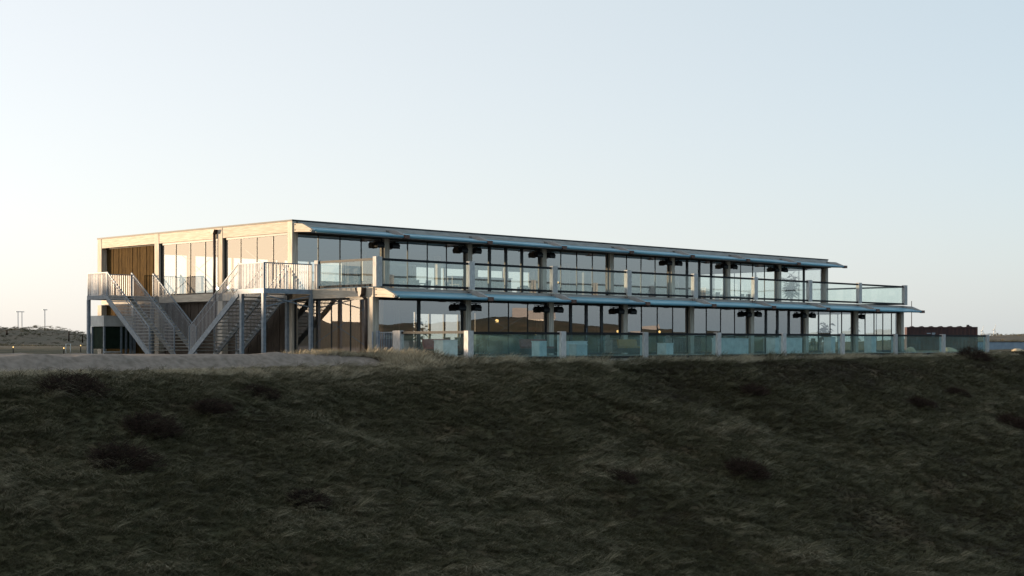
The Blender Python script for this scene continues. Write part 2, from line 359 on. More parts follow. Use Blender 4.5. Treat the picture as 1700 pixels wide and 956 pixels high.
# glazing -----------------------------------------------------------
def window(axis_, a, c, z0, z1, pos, cuts, style, gl='glass', parent=pav):
    """axis_ 'x': runs along X at y=pos; 'y': runs along Y at x=pos. frame mesh + one pane object for each light"""
    f = MB(); ft = 0.06
    def bx(u0, u1, w0, w1, h0, h1):
        if axis_ == 'x': f.box(u0, u1, w0, w1, h0, h1)
        else: f.box(w0, w1, u0, u1, h0, h1)
    d = 0.05
    head = 0.12 if style != 'plain' else 0.10
    bx(a, c, pos-d, pos+d, z1-head, z1); bx(a, c, pos-d, pos+d, z0, z0+0.08)
    sw = 0.05 if style == 'plain' else 0.12
    bx(a, a+sw, pos-d, pos+d, z0+0.08, z1-head); bx(c-sw, c, pos-d, pos+d, z0+0.08, z1-head)
    panes = []
    e = [a+sw]+list(cuts)+[c-sw]
    for i, q in enumerate(cuts):
        w = 0.018 if style == 'plain' else (0.09 if style == 'door' else 0.085)
        bx(q-w, q+w, pos-d*(0.7 if style == 'plain' else 1), pos+d*(0.7 if style == 'plain' else 1), z0+0.08, z1-head)
    nm = 'door' if style == 'door' else 'window'
    fo = f.build(nm, 'frame', parent)
    for i in range(len(e)-1):
        u0, u1 = e[i], e[i+1]
        g = 0.018 if style == 'plain' else 0.085
        u0 += g if i else 0; u1 -= g if i < len(e)-2 else 0
        h0, h1 = z0+0.08, z1-head
        s = (u1-u0, 0.012, h1-h0) if axis_ == 'x' else (0.012, u1-u0, h1-h0)
        lo = ((u0+u1)/2, pos, (h0+h1)/2) if axis_ == 'x' else (pos, (u0+u1)/2, (h0+h1)/2)
        p = shared_box('pane', gl, fo, s, lo)
        # panes never hang perfectly true
        p.rotation_euler = (random.gauss(0, 0.0016), 0, random.gauss(0, 0.0016)) if axis_ == 'x' else (0, random.gauss(0, 0.0016), random.gauss(0, 0.0016))
    if style == 'door':
        mid = (a+c)/2
        MB().tube((mid-0.12, pos-0.09, z0+0.9), (mid-0.12, pos-0.09, z0+1.4), 0.018).build('handle', 'steel', fo)
    return fo
def even(a, c, k): return [a+(c-a)*i/k for i in range(1, k)]
GYU, GYG = 0.08, YB+0.09
for t in range(NB):
    a, c = t*W+0.19, (t+1)*W-0.19
    if t == 0: a = 0.26
    if t == NB-1: c = XR-0.02
    if t in (2, 5): window('x', a, c, 3.4, 6.295, GYU, [a+1.5, a+2.8, a+4.1], 'door')
    elif t == 7: window('x', a, c, 3.4, 6.295, GYU, [(a+c)/2+0.2], 'big')
    else: window('x', a, c, 3.4, 6.295, GYU, even(a, c, 4), 'plain')
    if t in (2, 5): window('x', a, c, 0.22, 2.965, GYG, [a+1.5, a+2.75, a+4.0], 'door')
    elif t == 0: window('x', a, c, 0.22, 2.965, GYG, [2.9], 'big')
    else: window('x', a, c, 0.22, 2.965, GYG, even(a, c, 5 if t == 7 else 4), 'plain')
# left side
window('y', LEFTC[0]+0.25, LEFTC[1]-0.21, 3.4, 6.265, 0.06, even(0.25, 5.8, 4), 'plain')
window('y', LEFTC[1]+0.21, LEFTC[2]-0.21, 3.4, 6.265, 0.06, even(6.2, 11.8, 4), 'plain')
window('y', YB+0.28, -0.13, 0.22, 2.955, 0.06, even(YB+0.28, -0.13, 4), 'plain')
# cladding of the left side, board by board (boards are thinner than can be told apart singly)
def cladding(y0, y1, z0, z1, mat, x=0.26, name='cladding'):
    m = MB(); y = y0
    while y < y1-0.02:
        w = min(random.uniform(0.09, 0.15), y1-y); k = random.uniform(-0.012, 0.02)
        m.box(x-k-0.02, x+0.08, y, y+w-0.006, z0, z1); y += w
    o = m.build(name, mat, pav); tag(o, kind='stuff'); return o
cladding(LEFTC[2]+0.21, LEFTC[3]-0.21, 3.4, 6.27, 'plank')
cladding(LEFTC[2]+0.21, LEFTC[3]-0.21, 0.0, 3.02, 'plank')
cladding(LEFTC[0]+0.25, LEFTC[1]-0.21, 0.0, 3.02, 'dark_plank')
cladding(LEFTC[1]+0.21, LEFTC[2]-0.21, 0.0, 3.02, 'dark_plank')
# back and right end
for t in range(NB):
    a, c = t*W+0.19, (t+1)*W-0.19
    if t < 6 and t != 3: window('x', a, c, 3.4, 6.22, 18.05, even(a, c, 2), 'big', 'clear_glass')
    else: box('back_wall', 'wall', pav, a-0.19, c+0.19, 17.95, 18.15, 3.4, 6.22)
    colm(t*W+(0.5 if t == 0 else 0), 18.0, 3.4, 6.22, 0.3, 0.3)
    if t == 4: window('x', a, c, 0.22, 2.96, 18.05, even(a, c, 4), 'big', 'clear_glass')
    else: box('back_wall', 'wall', pav, a-0.19, c+0.19, 17.95, 18.15, 0.2, 2.96)
window('y', 0.25, 6.0, 3.4, 6.22, XR-0.15, even(0.25, 6.0, 3), 'plain', 'clear_glass'); window('y', 6.0, 11.8, 3.4, 6.22, XR-0.15, even(6, 11.8, 3), 'plain', 'clear_glass')
box('end_wall', 'wall', pav, XR-0.25, XR, 11.8, 17.94, 3.4, 6.22)
window('y', YB+0.3, 2.0, 0.22, 2.96, XR-0.15, even(YB+0.3, 2, 5), 'plain', 'clear_glass')
box('end_wall', 'wall', pav, XR-0.25, XR, 2.0, 17.94, 0.2, 2.96)
# rooms inside
box('partition', 'wall', pav, 0.62, 17.0, 12.0, 12.2, 0.23, 2.95)
box('partition', 'wall', pav, 31.0, 47.6, 5.0, 5.2, 0.23, 2.95)
box('partition', 'wall', pav, 34.0, 42.0, 11.0, 11.2, 3.41, 6.21)

box('partition', 'amber_fill', pav, 1.25, 1.4, YB+0.9, -0.4, 0.23, 2.95)  # added wall; its warm colour imitates the amber reflection in the glass
# crossed tie rods behind the glass
def rods(axis_, a, c, z0, z1, pos):
    m = MB()
    P = (lambda u, z: (u, pos, z)) if axis_ == 'x' else (lambda u, z: (pos, u, z))
    m.tube(P(a, z0), P(c, z1), 0.018, 6).tube(P(a, z1), P(c, z0), 0.018, 6); return m.build('tie_rod', 'steel', pav)
rods('x', 6.3, 11.7, 0.4, 2.8, GYG+0.2); rods('y', 0.6, 5.7, 3.5, 6.1, 0.62); rods('y', 6.4, 11.7, 3.5, 6.1, 0.62); rods('y', YB+0.6, -0.1, 0.4, 2.8, 0.62)

# blue canopies ------------------------------------------------------
def canopy_row(y0, ztop, zbot):
    dz = ztop-6.70
    for t in range(NB+1):                                    # shaped timber brackets, one at each column
        poly = [(y0-0.125, ztop), (y0-0.84, ztop-0.06), (y0-1.50, ztop-0.33), (y0-1.58, ztop-0.41), (y0-1.54, ztop-0.49), (y0-0.125, ztop-0.42)]
        br = MB().prism([(p, q) for p, q in poly], 'x', -0.075, 0.075).build('bracket', 'timber_y' if t == 0 else 'shade_roof_grey', pav)  # corner bracket stays sunlit timber; the rest carry painted shade
        br.location.x = t*W if t else 0.02
        m = MB()
        for p, q in ((y0-0.2, ztop-0.08), (y0-0.3, ztop-0.08), (y0-0.2, ztop-0.34), (y0-0.3, ztop-0.34), (y0-1.48, ztop-0.42)):
            m.tube((-0.095, p, q), (0.095, p, q), 0.025, 6)
        m.build('bolt', 'black', br)
        if t: MB().box(-0.16, 0.16, y0-1.72, y0-1.50, ztop-0.52, ztop-0.34).build('clamp', 'rust', br)
    for t in range(NB):
        a, c = t*W+0.09, (t+1)*W-0.09
        if t == NB-1: c = XR+0.10
        # wing-shaped sheet sloping out and down
        poly = [(y0-0.42, ztop-0.17), (y0-0.95, ztop-0.25), (y0-1.40, ztop-0.38), (y0-1.40, ztop-0.42), (y0-0.95, ztop-0.30), (y0-0.42, ztop-0.22)]
        cn = MB().prism(poly, 'x', a+(0.1 if t else 0), c-0.35 if t < NB-1 else c).build('canopy', 'blue', pav)
        MB().tube((a+0.10, y0-1.60, ztop-0.43), (c-0.10, y0-1.60, ztop-0.43), 0.072, 14).build('front_tube', 'blue', cn)
        MB().tube((a, y0-0.42, ztop-0.20), (c, y0-0.42, ztop-0.20), 0.05, 10).build('back_tube', 'blue', cn)
        MB().box(a, c, y0-0.40, y0-0.13, ztop-0.46, ztop-0.42).build('soffit', 'ceil', cn)
canopy_row(0.0, 6.70, 6.2)
canopy_row(YB, 3.39, 2.9)

# balustrades ---------------------------------------------------------
def balustrade(parent, p, q, zb, zt, cuts, mat='rail_glass'):
    """glass panel with black top and bottom rail between two posts, p and q in plan"""
    p, q = Vector((*p, 0)), Vector((*q, 0)); d = (q-p); L = d.length; ang = math.atan2(d.y, d.x)
    o = MB().box(0, L, -0.03, 0.03, zt-0.11, zt).build('handrail', 'black', parent); o.location = p; o.rotation_euler.z = ang
    MB().box(0, L, -0.035, 0.035, zb, zb+0.11).build('bottom_rail', 'black', o)
    for i in range(cuts):
        u0, u1 = L*i/cuts+0.008, L*(i+1)/cuts-0.008
        g = shared_box('pane', mat, o, (u1-u0, 0.014, zt-zb-0.22), ((u0+u1)/2, 0, (zb+0.11+zt-0.11)/2))
    return o
def rpost(parent, x, y, z0, z1, wx=0.36, wy=0.24):
    return shared_box('balustrade_post', 'post', parent, (wx, wy, z1-z0), (x, y, (z0+z1)/2))
for t in range(NB+1):
    rpost(pav, t*W+(0.04 if t == 0 else 0), YB-0.26, 3.44, 4.82)
for t in range(NB):
    balustrade(pav, (t*W+(0.225 if t == 0 else 0.185), YB-0.26), ((t+1)*W-0.185, YB-0.26), 3.46, 4.76, 2)
rpost(pav, 0.0, -1.98, 3.415, 4.80, 0.2, 0.26)
balustrade(pav, (0.0, -2.115), (0.0, YB-0.135), 3.46, 4.76, 2)
balustrade(pav, (XR, YB-0.135), (XR, 0.15), 3.46, 4.76, 3)
# rain pipes
m = MB(); m.prism([(5.98+0.42-0.2, 6.72), (6.6, 6.72), (6.48, 6.5), (6.32, 6.5)], 'x', -0.36, -0.12)
hp = m.build('rain_hopper', 'pipe', pav)
MB().tube((-0.2, 6.4, 6.52), (-0.2, 6.4, 3.42), 0.075, 10).tube((-0.2, 6.4, 3.42), (-0.2, 6.4, 0.3), 0.075, 10).build('rain_pipe', 'pipe', hp)
m = MB(); m.prism([(-5.25, 3.40), (-5.75, 3.40), (-5.72, 3.1), (-5.6, 2.96), (-5.45, 3.1)], 'x', -0.42, -0.13)
hp = m.build('rain_hopper', 'pipe', pav)
MB().tube((-0.24, -5.62, 3.05), (-0.16, -5.78, 2.85), 0.075, 10).tube((-0.16, -5.78, 2.88), (-0.16, -5.78, 0.1), 0.075, 10).build('rain_pipe', 'pipe', hp)

# ------------------------------------------------------------------ the terrace
ter = empty('timber_terrace', (0, YT, 0))
tag(ter, 'ground level timber terrace with glass balustrade along the pavilion front', 'terrace')
ter.location = (0, 0, 0)
box('deck', 'floor', ter, -0.05, XR+0.1, YT-0.05, YB+0.27, -0.05, 0.20)
box('edge_board', 'post', ter, -0.08, XR+0.14, YT-0.33, YT-0.06, -0.02, 0.08)
for t in range(NB+1): rpost(ter, t*W+(0.05 if t == 0 else 0), YT-0.2, -0.10, 1.37, 0.33, 0.26)
for t in range(NB): balustrade(ter, (t*W+(0.22 if t == 0 else 0.17), YT-0.2), ((t+1)*W-0.17, YT-0.2), 0.10, 1.33, 2, 'teal_glass')
rpost(ter, 0.0, -7.85, -0.1, 1.40, 0.24, 0.50)
balustrade(ter, (0.0, -8.11), (0.0, YT-0.065), 0.12, 1.36, 2)
# barred gate on the terrace's short side
gt = MB().box(-0.025, 0.025, -7.58, -6.52, 1.30, 1.345).box(-0.025, 0.025, -7.58, -6.52, 0.22, 0.26).box(-0.05, 0.05, -6.52, -6.36, 0.15, 1.40).build('gate', 'steel', ter)
m = MB()
for i in range(9): m.box(-0.012, 0.012, -7.50+i*0.115-0.012, -7.50+i*0.115+0.012, 0.262, 1.298)
tag(m.build('bars', 'steel', gt), kind='stuff')
MB().box(-0.2, -0.15, -6.30, -6.24, 0.0, 1.36).build('gate_post', 'steel', ter)

# ------------------------------------------------------------------ outside staircases (mirror images of each other)
GZ0, DK = 0.28, 3.39
def staircase(name, label, y_out, y_in, y_foot, braced):
    """landing from y_out to y_in, two flights side by side down to y_foot; X from -3 to 0"""
    s = empty(name, (-1.5, (y_in+y_foot)/2, GZ0)); tag(s, label, 'staircase', 'outside steel staircases')
    s.location = (0, 0, 0)
    X0, X1, XM = -3.0, -0.13, -1.52
    sg = 1 if y_foot > y_in else -1
    lo, hi = min(y_out, y_in), max(y_out, y_in)
    # landing
    ld = MB().box(X0+0.09, X1, lo+0.09, hi-0.01, DK-0.06, DK).build('landing_deck', 'tread', s)
    MB().box(X0, X0+0.08, lo, hi, DK-0.22, DK+0.01).box(X0+0.08, X1, lo if sg > 0 else hi-0.08, lo+0.08 if sg > 0 else hi, DK-0.22, DK+0.01).build('landing_beam', 'steel', ld)
    # stringers
    n_t = 17; rise = (DK-GZ0)/(n_t+1); run = (y_foot-y_in)/n_t
    for x in (X0, XM, X1-0.05):
        prof = [(y_in, DK), (y_foot, GZ0+rise*0.6), (y_foot+0.16*sg, GZ0-0.1), (y_foot-0.22*sg, GZ0-0.1), (y_in, DK-0.34)]
        MB().prism(prof, 'x', x-0.006, x+0.05).build('stringer', 'steel', s)
    for li, (xa, xb) in enumerate(((X0+0.052, XM-0.008), (XM+0.052, X1-0.058))):
        for i in range(n_t):
            shared_box('tread', 'tread', s, (xb-xa, abs(run)*1.02, 0.045), ((xa+xb)/2, y_in+run*(i+0.5), DK-rise*(i+1)))
    # railings
    H = 1.24
    def railing(x, lean=0):
        top = [(x, y_in, DK+H), (x, y_foot, GZ0+H+rise*0.6)]
        r = MB().bar(top[0], top[1], 0.05, 0.05).box(x-0.025, x+0.025, y_foot-0.025, y_foot+0.025, GZ0, GZ0+H+rise*0.6).box(x-0.025, x+0.025, y_in-0.025, y_in+0.025, DK, DK+H).build('railing', 'steel', s)
        MB().tube((x+0.09, y_in, DK+0.98), (x+0.09, y_foot-0.1*sg, GZ0+0.98+rise*0.6), 0.021, 6).build('handrail', 'steel', r)
        m = MB(); k = int(abs(y_foot-y_in)/0.115)
        for i in range(1, k):
            f = i/k; y = y_in+(y_foot-y_in)*f; zt = DK+H+(GZ0+rise*0.6-DK)*f
            m.box(x-0.009, x+0.009, y-0.009, y+0.009, zt-H-0.02, zt-0.02)
        tag(m.build('bars', 'galv', r), kind='stuff')
    railing(X0+0.03); railing(XM+0.03); railing(X1-0.03)
    def flat_rail(p, q):
        p, q = Vector((*p, 0)), Vector((*q, 0)); d = q-p; L = d.length
        r = MB().box(0, L, -0.025, 0.025, DK+H-0.05, DK+H).box(0, 0.05, -0.025, 0.025, DK, DK+H-0.05).box(L-0.05, L, -0.025, 0.025, DK, DK+H-0.05).build('railing', 'steel', s)
        r.location = p; r.rotation_euler.z = math.atan2(d.y, d.x)
        m = MB(); k = int(L/0.115)
        for i in range(1, k): m.box(L*i/k-0.011, L*i/k+0.011, -0.02, 0.02, DK+0.02, DK+H-0.05)
        tag(m.build('bars', 'galv', r), kind='stuff')
    flat_rail((X0+0.04, y_out+0.03*sg), (X0+0.04, y_in-0.03*sg))
    flat_rail((X0+0.07, y_out+0.04*sg), (X1, y_out+0.04*sg))
    # posts
    pts = [(X0+0.06, y_out+0.08*sg), (X1-0.04, y_out+0.08*sg), (X1-0.04, y_in-0.1*sg)]
    if braced: pts.append((X0+0.06, y_in-0.22*sg))
    for x, y in pts: shared_box('support_post', 'steel', s, (0.16, 0.16, DK-0.22-GZ0+0.4), (x, y, (DK-0.22+GZ0-0.4)/2))
    if braced:
        yy = y_out+0.05*sg
        MB().bar((X0+0.1, yy, DK-0.3), (X1-0.1, yy, DK-0.85), 0.04, 0.05).bar((X0+0.1, yy+0.05, DK-0.85), (X1-0.1, yy+0.05, DK-0.3), 0.04, 0.05).build('brace', 'steel', s)
    return s
staircase('external_staircase', 'steel staircase nearest the front corner, descending to the left with crossed bracing', -1.75, 0.3, 4.5, True)
staircase('external_staircase', 'steel staircase at the far left end, descending to the right beside the brown cladding', 14.4, 12.35, 8.15, False)

# storage booth under the far landing
sb = empty('storage_booth'); tag(sb, 'white and dark green storage booth under the far staircase landing', 'booth')
box('fascia', 'white', sb, -2.12, -0.35, 14.16, 15.6, 1.74, 2.33)
box('panel', 'green', sb, -2.02, -0.4, 14.28, 15.5, 0.5, 1.735)
for x, y in ((-2.05, 14.24), (-2.05, 15.5), (-1.0, 14.24), (-0.7, 14.24), (-0.42, 14.24)): shared_box('post', 'steel', sb, (0.09, 0.09, 1.6), (x, y, 0.93))
box('base_rail', 'white', sb, -2.1, -1.1, 14.1, 14.19, 0.30, 0.36)

# ------------------------------------------------------------------ patio heaters on the columns
def heater_proto():
    e = empty('patio_heater')
    prof = [(-0.14, -0.06), (0.10, 0.0), (0.14, 0.22), (-0.05, 0.27), (-0.18, 0.14)]
    MB().prism(prof, 'x', -0.24, 0.24).build('housing', 'black', e)
    MB().box(-0.22, 0.22, -0.172, -0.130, 0.02, 0.09).build('grille', 'frame', e)
    MB().box(-0.03, 0.03, -0.04, 0.04, 0.2, 0.34).box(-0.3, 0.3, -0.03, 0.03, 0.31, 0.345).build('bracket', 'black', e)
    return e
ORD = ['first', 'second', 'third', 'fourth', 'fifth', 'sixth', 'seventh', 'eighth', 'ninth']
hp0 = None
def place_heater(x, y, z, label):
    global hp0
    if hp0 is None: hp0 = o = heater_proto()
    else: o = copy_tree(hp0)
    o.location = (x, y, z); o.rotation_euler.z = random.uniform(-0.05, 0.05)
    tag(o, label, 'heater', 'black patio heaters on the columns')
for t in (1, 2, 3, 5, 6, 7):
    for sx, w in ((-1, 'left'), (1, 'right')):
        place_heater(t*W+(0.50 if sx > 0 else -0.55), -0.13, 5.80, f'black patio heater on the {w} side of the {ORD[t]} upper column from the corner')
for t in (1, 2, 3, 5, 6, 7):
    for sx, w in ((-1, 'left'), (1, 'right')):
        if t == 7 and sx < 0: continue
        place_heater(t*W+(0.50 if sx > 0 else -0.55), YB-0.13, 2.46, f'black patio heater on the {w} side of the {ORD[t]} ground floor column from the corner')

# ------------------------------------------------------------------ furniture and plants
def chair():
    e = empty('chair')
    MB().box(-0.22, 0.22, -0.22, 0.22, 0.43, 0.48).build('seat', 'furn', e)
    MB().prism([(0.17, 0.48), (0.21, 0.48), (0.29, 0.90), (0.25, 0.90)], 'x', -0.21, 0.21).build('backrest', 'furn', e)
    for x in (-0.18, 0.18):
        for y in (-0.18, 0.18): MB().tube((x, y, 0.43), (x*1.15, y*1.15, 0.0), 0.018, 6).build('leg', 'black', e)
    return e
def table():
    e = empty('table')
    MB().box(-0.75, 0.75, -0.42, 0.42, 0.72, 0.76).build('table_top', 'furn', e)
    for x in (-0.66, 0.66):
        for y in (-0.34, 0.34): MB().box(x-0.03, x+0.03, y-0.03, y+0.03, 0, 0.72).build('leg', 'black', e)
    return e
ch0 = tb0 = None
def put(kind, x, y, z, rz):
    global ch0, tb0
    if kind == 'c':
        if ch0 is None: ch0 = o = chair()
        else: o = copy_tree(ch0)
    else:
        if tb0 is None: tb0 = o = table()
        else: o = copy_tree(tb0)
    o.location = (x, y, z); o.rotation_euler.z = rz; return o
for i, (x, y) in enumerate([(7.5, 2.6), (10.5, 3.0), (14.0, 2.5), (17.0, 3.2), (20.5, 2.6), (9.0, 6.2), (13.0, 6.6), (17.5, 6.4), (22, 6.2), (38.5, 3.2), (42.5, 4.0)]):
    a = random.uniform(-0.1, 0.1)
    tag(put('t', x, y, 3.40, a), 'dark dining table behind the upper floor glass', 'table', 'dining tables upstairs')
    for dx in (-0.4, 0.4):
        for dy, r in ((-0.62, math.pi), (0.62, 0.0)):
            tag(put('c', x+dx+random.uniform(-0.05, 0.05), y+dy, 3.40, r+random.uniform(-0.2, 0.2)), 'dark dining chair behind the upper floor glass', 'chair', 'dining chairs upstairs')
for i, (x, y) in enumerate([(8.2, -3.6), (20.4, -3.4), (26.5, -3.5), (39.5, -3.8)]):
    tag(put('t', x, y, 0.22, 0), 'dark dining table behind the ground floor glass', 'table', 'dining tables on the ground floor')
    for dx in (-0.4, 0.4):
        for dy, r in ((-0.62, math.pi), (0.62, 0.0)):
            tag(put('c', x+dx, y+dy, 0.22, r+random.uniform(-0.2, 0.2)), 'dark dining chair behind the ground floor glass', 'chair', 'dining chairs on the ground floor')

def counter(x, y, z, w, h, label):
    e = empty('bar_counter', (x, y, z)); tag(e, label, 'counter')
    MB().box(-w/2, w/2, -0.35, 0.35, 0.08, h-0.05).build('body', 'furn', e); MB().box(-w/2-0.05, w/2+0.05, -0.42, 0.42, h-0.05, h).build('counter_top', 'black', e)
    MB().box(-w/2+0.05, w/2-0.05, -0.30, 0.30, 0.0, 0.08).build('plinth', 'black', e)
counter(13.5, 12.2, 3.4, 5.0, 1.15, 'long dark bar counter upstairs behind the second bay')
counter(21.5, 10.4, 3.4, 2.4, 1.7, 'tall dark cabinet upstairs behind the third bay')
counter(27.5, 13.5, 3.4, 2.6, 1.9, 'tall dark cabinet upstairs at the back of the second bay')
counter(41.2, 6.2, 3.4, 2.0, 1.2, 'low dark counter upstairs near the right end')
def leafy(name, loc, h, n_st, leaf, label, spread=0.35, palm=False):
    e = empty(name, loc); tag(e, label, 'plant')
    MB().tube((0, 0, 0), (0, 0, 0.34), 0.15, 10, 0.19).build('pot', 'wall', e)
    st = MB(); lf = MB(); r = random.Random(sum(map(ord, label)))
    for i in range(n_st):
        a = r.uniform(0, 6.28); sp = r.uniform(0.2, 1)*spread; top = Vector((math.cos(a)*sp, math.sin(a)*sp, h*r.uniform(0.6, 1)))
        base = Vector((math.cos(a)*0.05, math.sin(a)*0.05, 0.3)); st.tube(base, top, 0.014, 5, 0.006)
        for k in range(10 if not palm else 14):
            f = r.uniform(0.35, 1); c = base.lerp(top, f); d = Vector((r.gauss(0, 1), r.gauss(0, 1), r.gauss(0.3, 0.6))).normalized()
            L = leaf*r.uniform(0.6, 1.2); sdv = d.orthogonal().normalized()*L*(0.22 if not palm else 0.09)
            lf.add([c, c+d*L*0.45+sdv, c+d*L-Vector((0, 0, L*0.3)), c+d*L*0.45-sdv], [(0, 1, 2, 3)])
    st.build('stem', 'twig', e); tag(lf.build('foliage', 'leaf', e), kind='stuff'); return e
leafy('potted_plant', (6.6, -2.0, 0.22), 2.0, 9, 0.34, 'leafy potted plant before the bright back doors, ground floor')
leafy('potted_plant', (40.6, -4.6, 0.22), 2.0, 16, 0.40, 'bushy dark potted plant in the seventh ground floor bay', 0.45)
leafy('potted_plant', (45.0, -4.2, 0.22), 2.1, 12, 0.32, 'tall thin potted plant in the last ground floor bay', 0.3)
leafy('potted_palm', (45.4, 1.2, 3.40), 2.3, 18, 0.65, 'potted palm with feathery leaves in the last upper bay', 0.5, True)

# boxes, benches and cushions on the terrace and inside the glass
pb = [(1.5, -9.4, 0.9, 0.6, 0.75), (6.4, -10.6, 0.5, 0.5, 0.7), (9.6, -10.2, 0.8, 0.5, 0.55), (10.6, -9.0, 1.5, 0.5, 0.7), (17.2, -9.6, 0.6, 0.6, 0.6), (22.6, -9.9, 2.6, 0.6, 0.85), (28.2, -9.7, 2.8, 0.6, 0.9), (33.2, -9.6, 0.5, 0.5, 0.95), (37.6, -9.8, 0.6, 0.5, 1.0)]
pl = ['before the black framed window by the corner', 'just behind the first glass bay', 'low one in the middle of the first glass bay', 'long one at the end of the first glass bay', 'beside the first terrace doors', 'the long one in the fourth glass bay', 'the longest, in the fifth glass bay', 'narrow tall one near the second terrace doors', 'tall one right of the second terrace doors']
for (x, y, a, c, h), t in zip(pb, pl):
    e = empty('planter_box', (x, y, 0.2)); tag(e, 'pale planter box on the terrace, '+t, 'planter', 'pale planter boxes on the terrace')
    MB().box(-a/2, a/2, -c/2, c/2, 0.02, h).build('box', 'pale', e)
    MB().box(-a/2-0.02, a/2+0.02, -c/2-0.02, c/2+0.02, h, h+0.03).build('rim', 'white', e)
def bench(x, y, w, mat, label):
    e = empty('lounge_bench', (x, y, 0.2)); tag(e, label, 'bench')
    MB().box(-w/2, w/2, -0.35, 0.35, 0.12, 0.36).build('base', 'furn', e)
    MB().box(-w/2+0.03, w/2-0.03, -0.33, 0.33, 0.362, 0.46).build('cushion', mat, e)
    MB().prism([(0.2, 0.46), (0.34, 0.46), (0.40, 0.82), (0.28, 0.82)], 'x', -w/2, w/2).build('backrest', mat, e)
bench(8.6, -8.4, 1.8, 'fabric', 'red lounge bench on the terrace behind the first glass bay')
bench(2.2, -8.3, 1.6, 'fabric', 'red lounge bench beside the barred terrace gate')
bench(15.6, -8.6, 1.5, 'yellow', 'ochre lounge bench before the terrace doors')
# lit lamps inside
def pendant(x, y, z, zc, label, r=0.13):
    e = empty('pendant_lamp', (x, y, z)); tag(e, label, 'lamp', 'lit pendant lamps indoors'); r *= 0.75
    MB().tube((0, 0, 0.2), (0, 0, zc-z), 0.008, 5).build('cord', 'black', e)
    m = MB(); prev = None
    for i in range(6):
        a = -math.pi/2+math.pi*i/6; b_ = -math.pi/2+math.pi*(i+1)/6
        m.tube((0, 0, r*math.sin(a)), (0, 0, r*math.sin(b_)), max(r*math.cos(a), 0.004), 12, max(r*math.cos(b_), 0.004), False)
    m.build('globe', 'lamp', e)
    MB().tube((0, 0, r*0.92), (0, 0, r+0.08), 0.05, 8).build('cap', 'black', e)
pendant(2.6, -3.5, 1.05, 2.95, 'lit round pendant lamp inside the black framed corner window', 0.16)
pendant(11.2, -3.0, 2.0, 2.95, 'lit pendant lamp inside the second ground floor bay')
pendant(14.6, -2.6, 1.35, 2.95, 'low lit pendant lamp left of the first terrace doors', 0.1)
pendant(21.6, -2.6, 1.5, 2.95, 'lit pendant lamp right of the first terrace doors', 0.1)
pendant(26.0, -2.2, 1.5, 2.95, 'lit pendant lamp in the fourth ground floor bay', 0.1)
pendant(22.5, 3.0, 4.55, 6.21, 'lit pendant lamp upstairs in the fourth bay', 0.1)

# ------------------------------------------------------------------ things round about
RX, RY = 0.7153, 0.6988
def along(px, D):                                            # plan position at a bearing and a distance
    dx = (px-850)/2420.4; return (CAM.x+(RX+dx*RY)*D, CAM.y+(RY-dx*RX)*D)
# shipping container
CONT = along(1506, 134)
ct = empty('shipping_container', (*CONT, -0.2), R(-56.1)); tag(ct, 'dark red corrugated shipping container beyond the right end of the terrace', 'container')
CL, CW, CH = 6.2, 2.44, 2.45
m = MB(); k = 36
pts = []
for i in range(k+1):
    x = CL*i/k; o = 0.04 if (i//1) % 2 else 0.0
    pts.append((x, o))
vs = []; fs = []
for x, o in pts: vs += [(x, o, 0.12), (x, o, CH-0.12)]
for i in range(k): fs.append((2*i, 2*i+2, 2*i+3, 2*i+1))
m.add(vs, fs); m.box(0, CL, 0.06, CW, 0.1, CH-0.1); m.build('body', 'red', ct)
MB().box(-0.02, CL+0.02, -0.03, 0.08, CH-0.12, CH).box(-0.02, CL+0.02, -0.03, 0.08, 0, 0.12).box(-0.03, 0.1, -0.04, CW+0.03, 0.0, CH).box(CL-0.1, CL+0.03, -0.04, CW+0.03, 0, CH).build('frame', 'red', ct)
m = MB()
for i in range(7): x = 0.5+i*0.85; m.tube((x, 0.1, CH-0.15), (x, CW-0.1, CH-0.15), 0.24, 8)
m.build('roof_ribs', 'red', ct)
MB().box(1.75, 2.1, -0.055, -0.045, 1.82, 1.9).box(2.2, 2.5, -0.055, -0.045, 1.82, 1.92).box(2.2, 2.45, -0.055, -0.045, 1.55, 1.78).build('painted_sign', 'bluewall', ct)
MB().tube((CL-0.75, 0.6, CH-0.05), (CL-0.75, 0.6, CH+0.2), 0.17, 8, 0.12).build('vent', 'black', ct)

def gz(x, y): return float(height(np.array([x]), np.array([y]))[0])
def pole(name, x, y, z1, r, label, cat, mat='steel', head=None, group=None):
    z0 = gz(x, y)-0.1; e = empty(name, (x, y, z0)); tag(e, label, cat, group)
    MB().tube((0, 0, 0), (0, 0, z1-z0), r, 8, r*0.7).build('pole', mat, e)
    if head == 'lamp':
        MB().box(-0.5, 0.5, -0.12, 0.12, z1-z0, z1-z0+0.14).build('lamp_head', mat, e)
    return e
x, y = along(30, 300); pole('street_lamp', x, y, 7.0, 0.11, 'leftmost of the three slender street lamps behind the left hill', 'street lamp', head='lamp', group='street lamps behind the hill')
x, y = along(36.5, 320); pole('street_lamp', x, y, 7.4, 0.11, 'middle of the three slender street lamps behind the left hill', 'street lamp', head='lamp', group='street lamps behind the hill')
x, y = along(74.5, 300); pole('street_lamp', x, y, 7.4, 0.11, 'rightmost of the three slender street lamps behind the left hill', 'street lamp', head='lamp', group='street lamps behind the hill')
for px, D, z1, r, lb in ((11.5, 215, 2.6, 0.13, 'short marker post on the left hill at the picture edge'), (114.5, 215, 2.45, 0.12, 'short marker post on the right shoulder of the left hill'), (137, 215, 1.95, 0.11, 'lowest short marker post beside the staircase end')):
    x, y = along(px, D); pole('marker_post', x, y, z1, r, lb, 'post', 'twig')
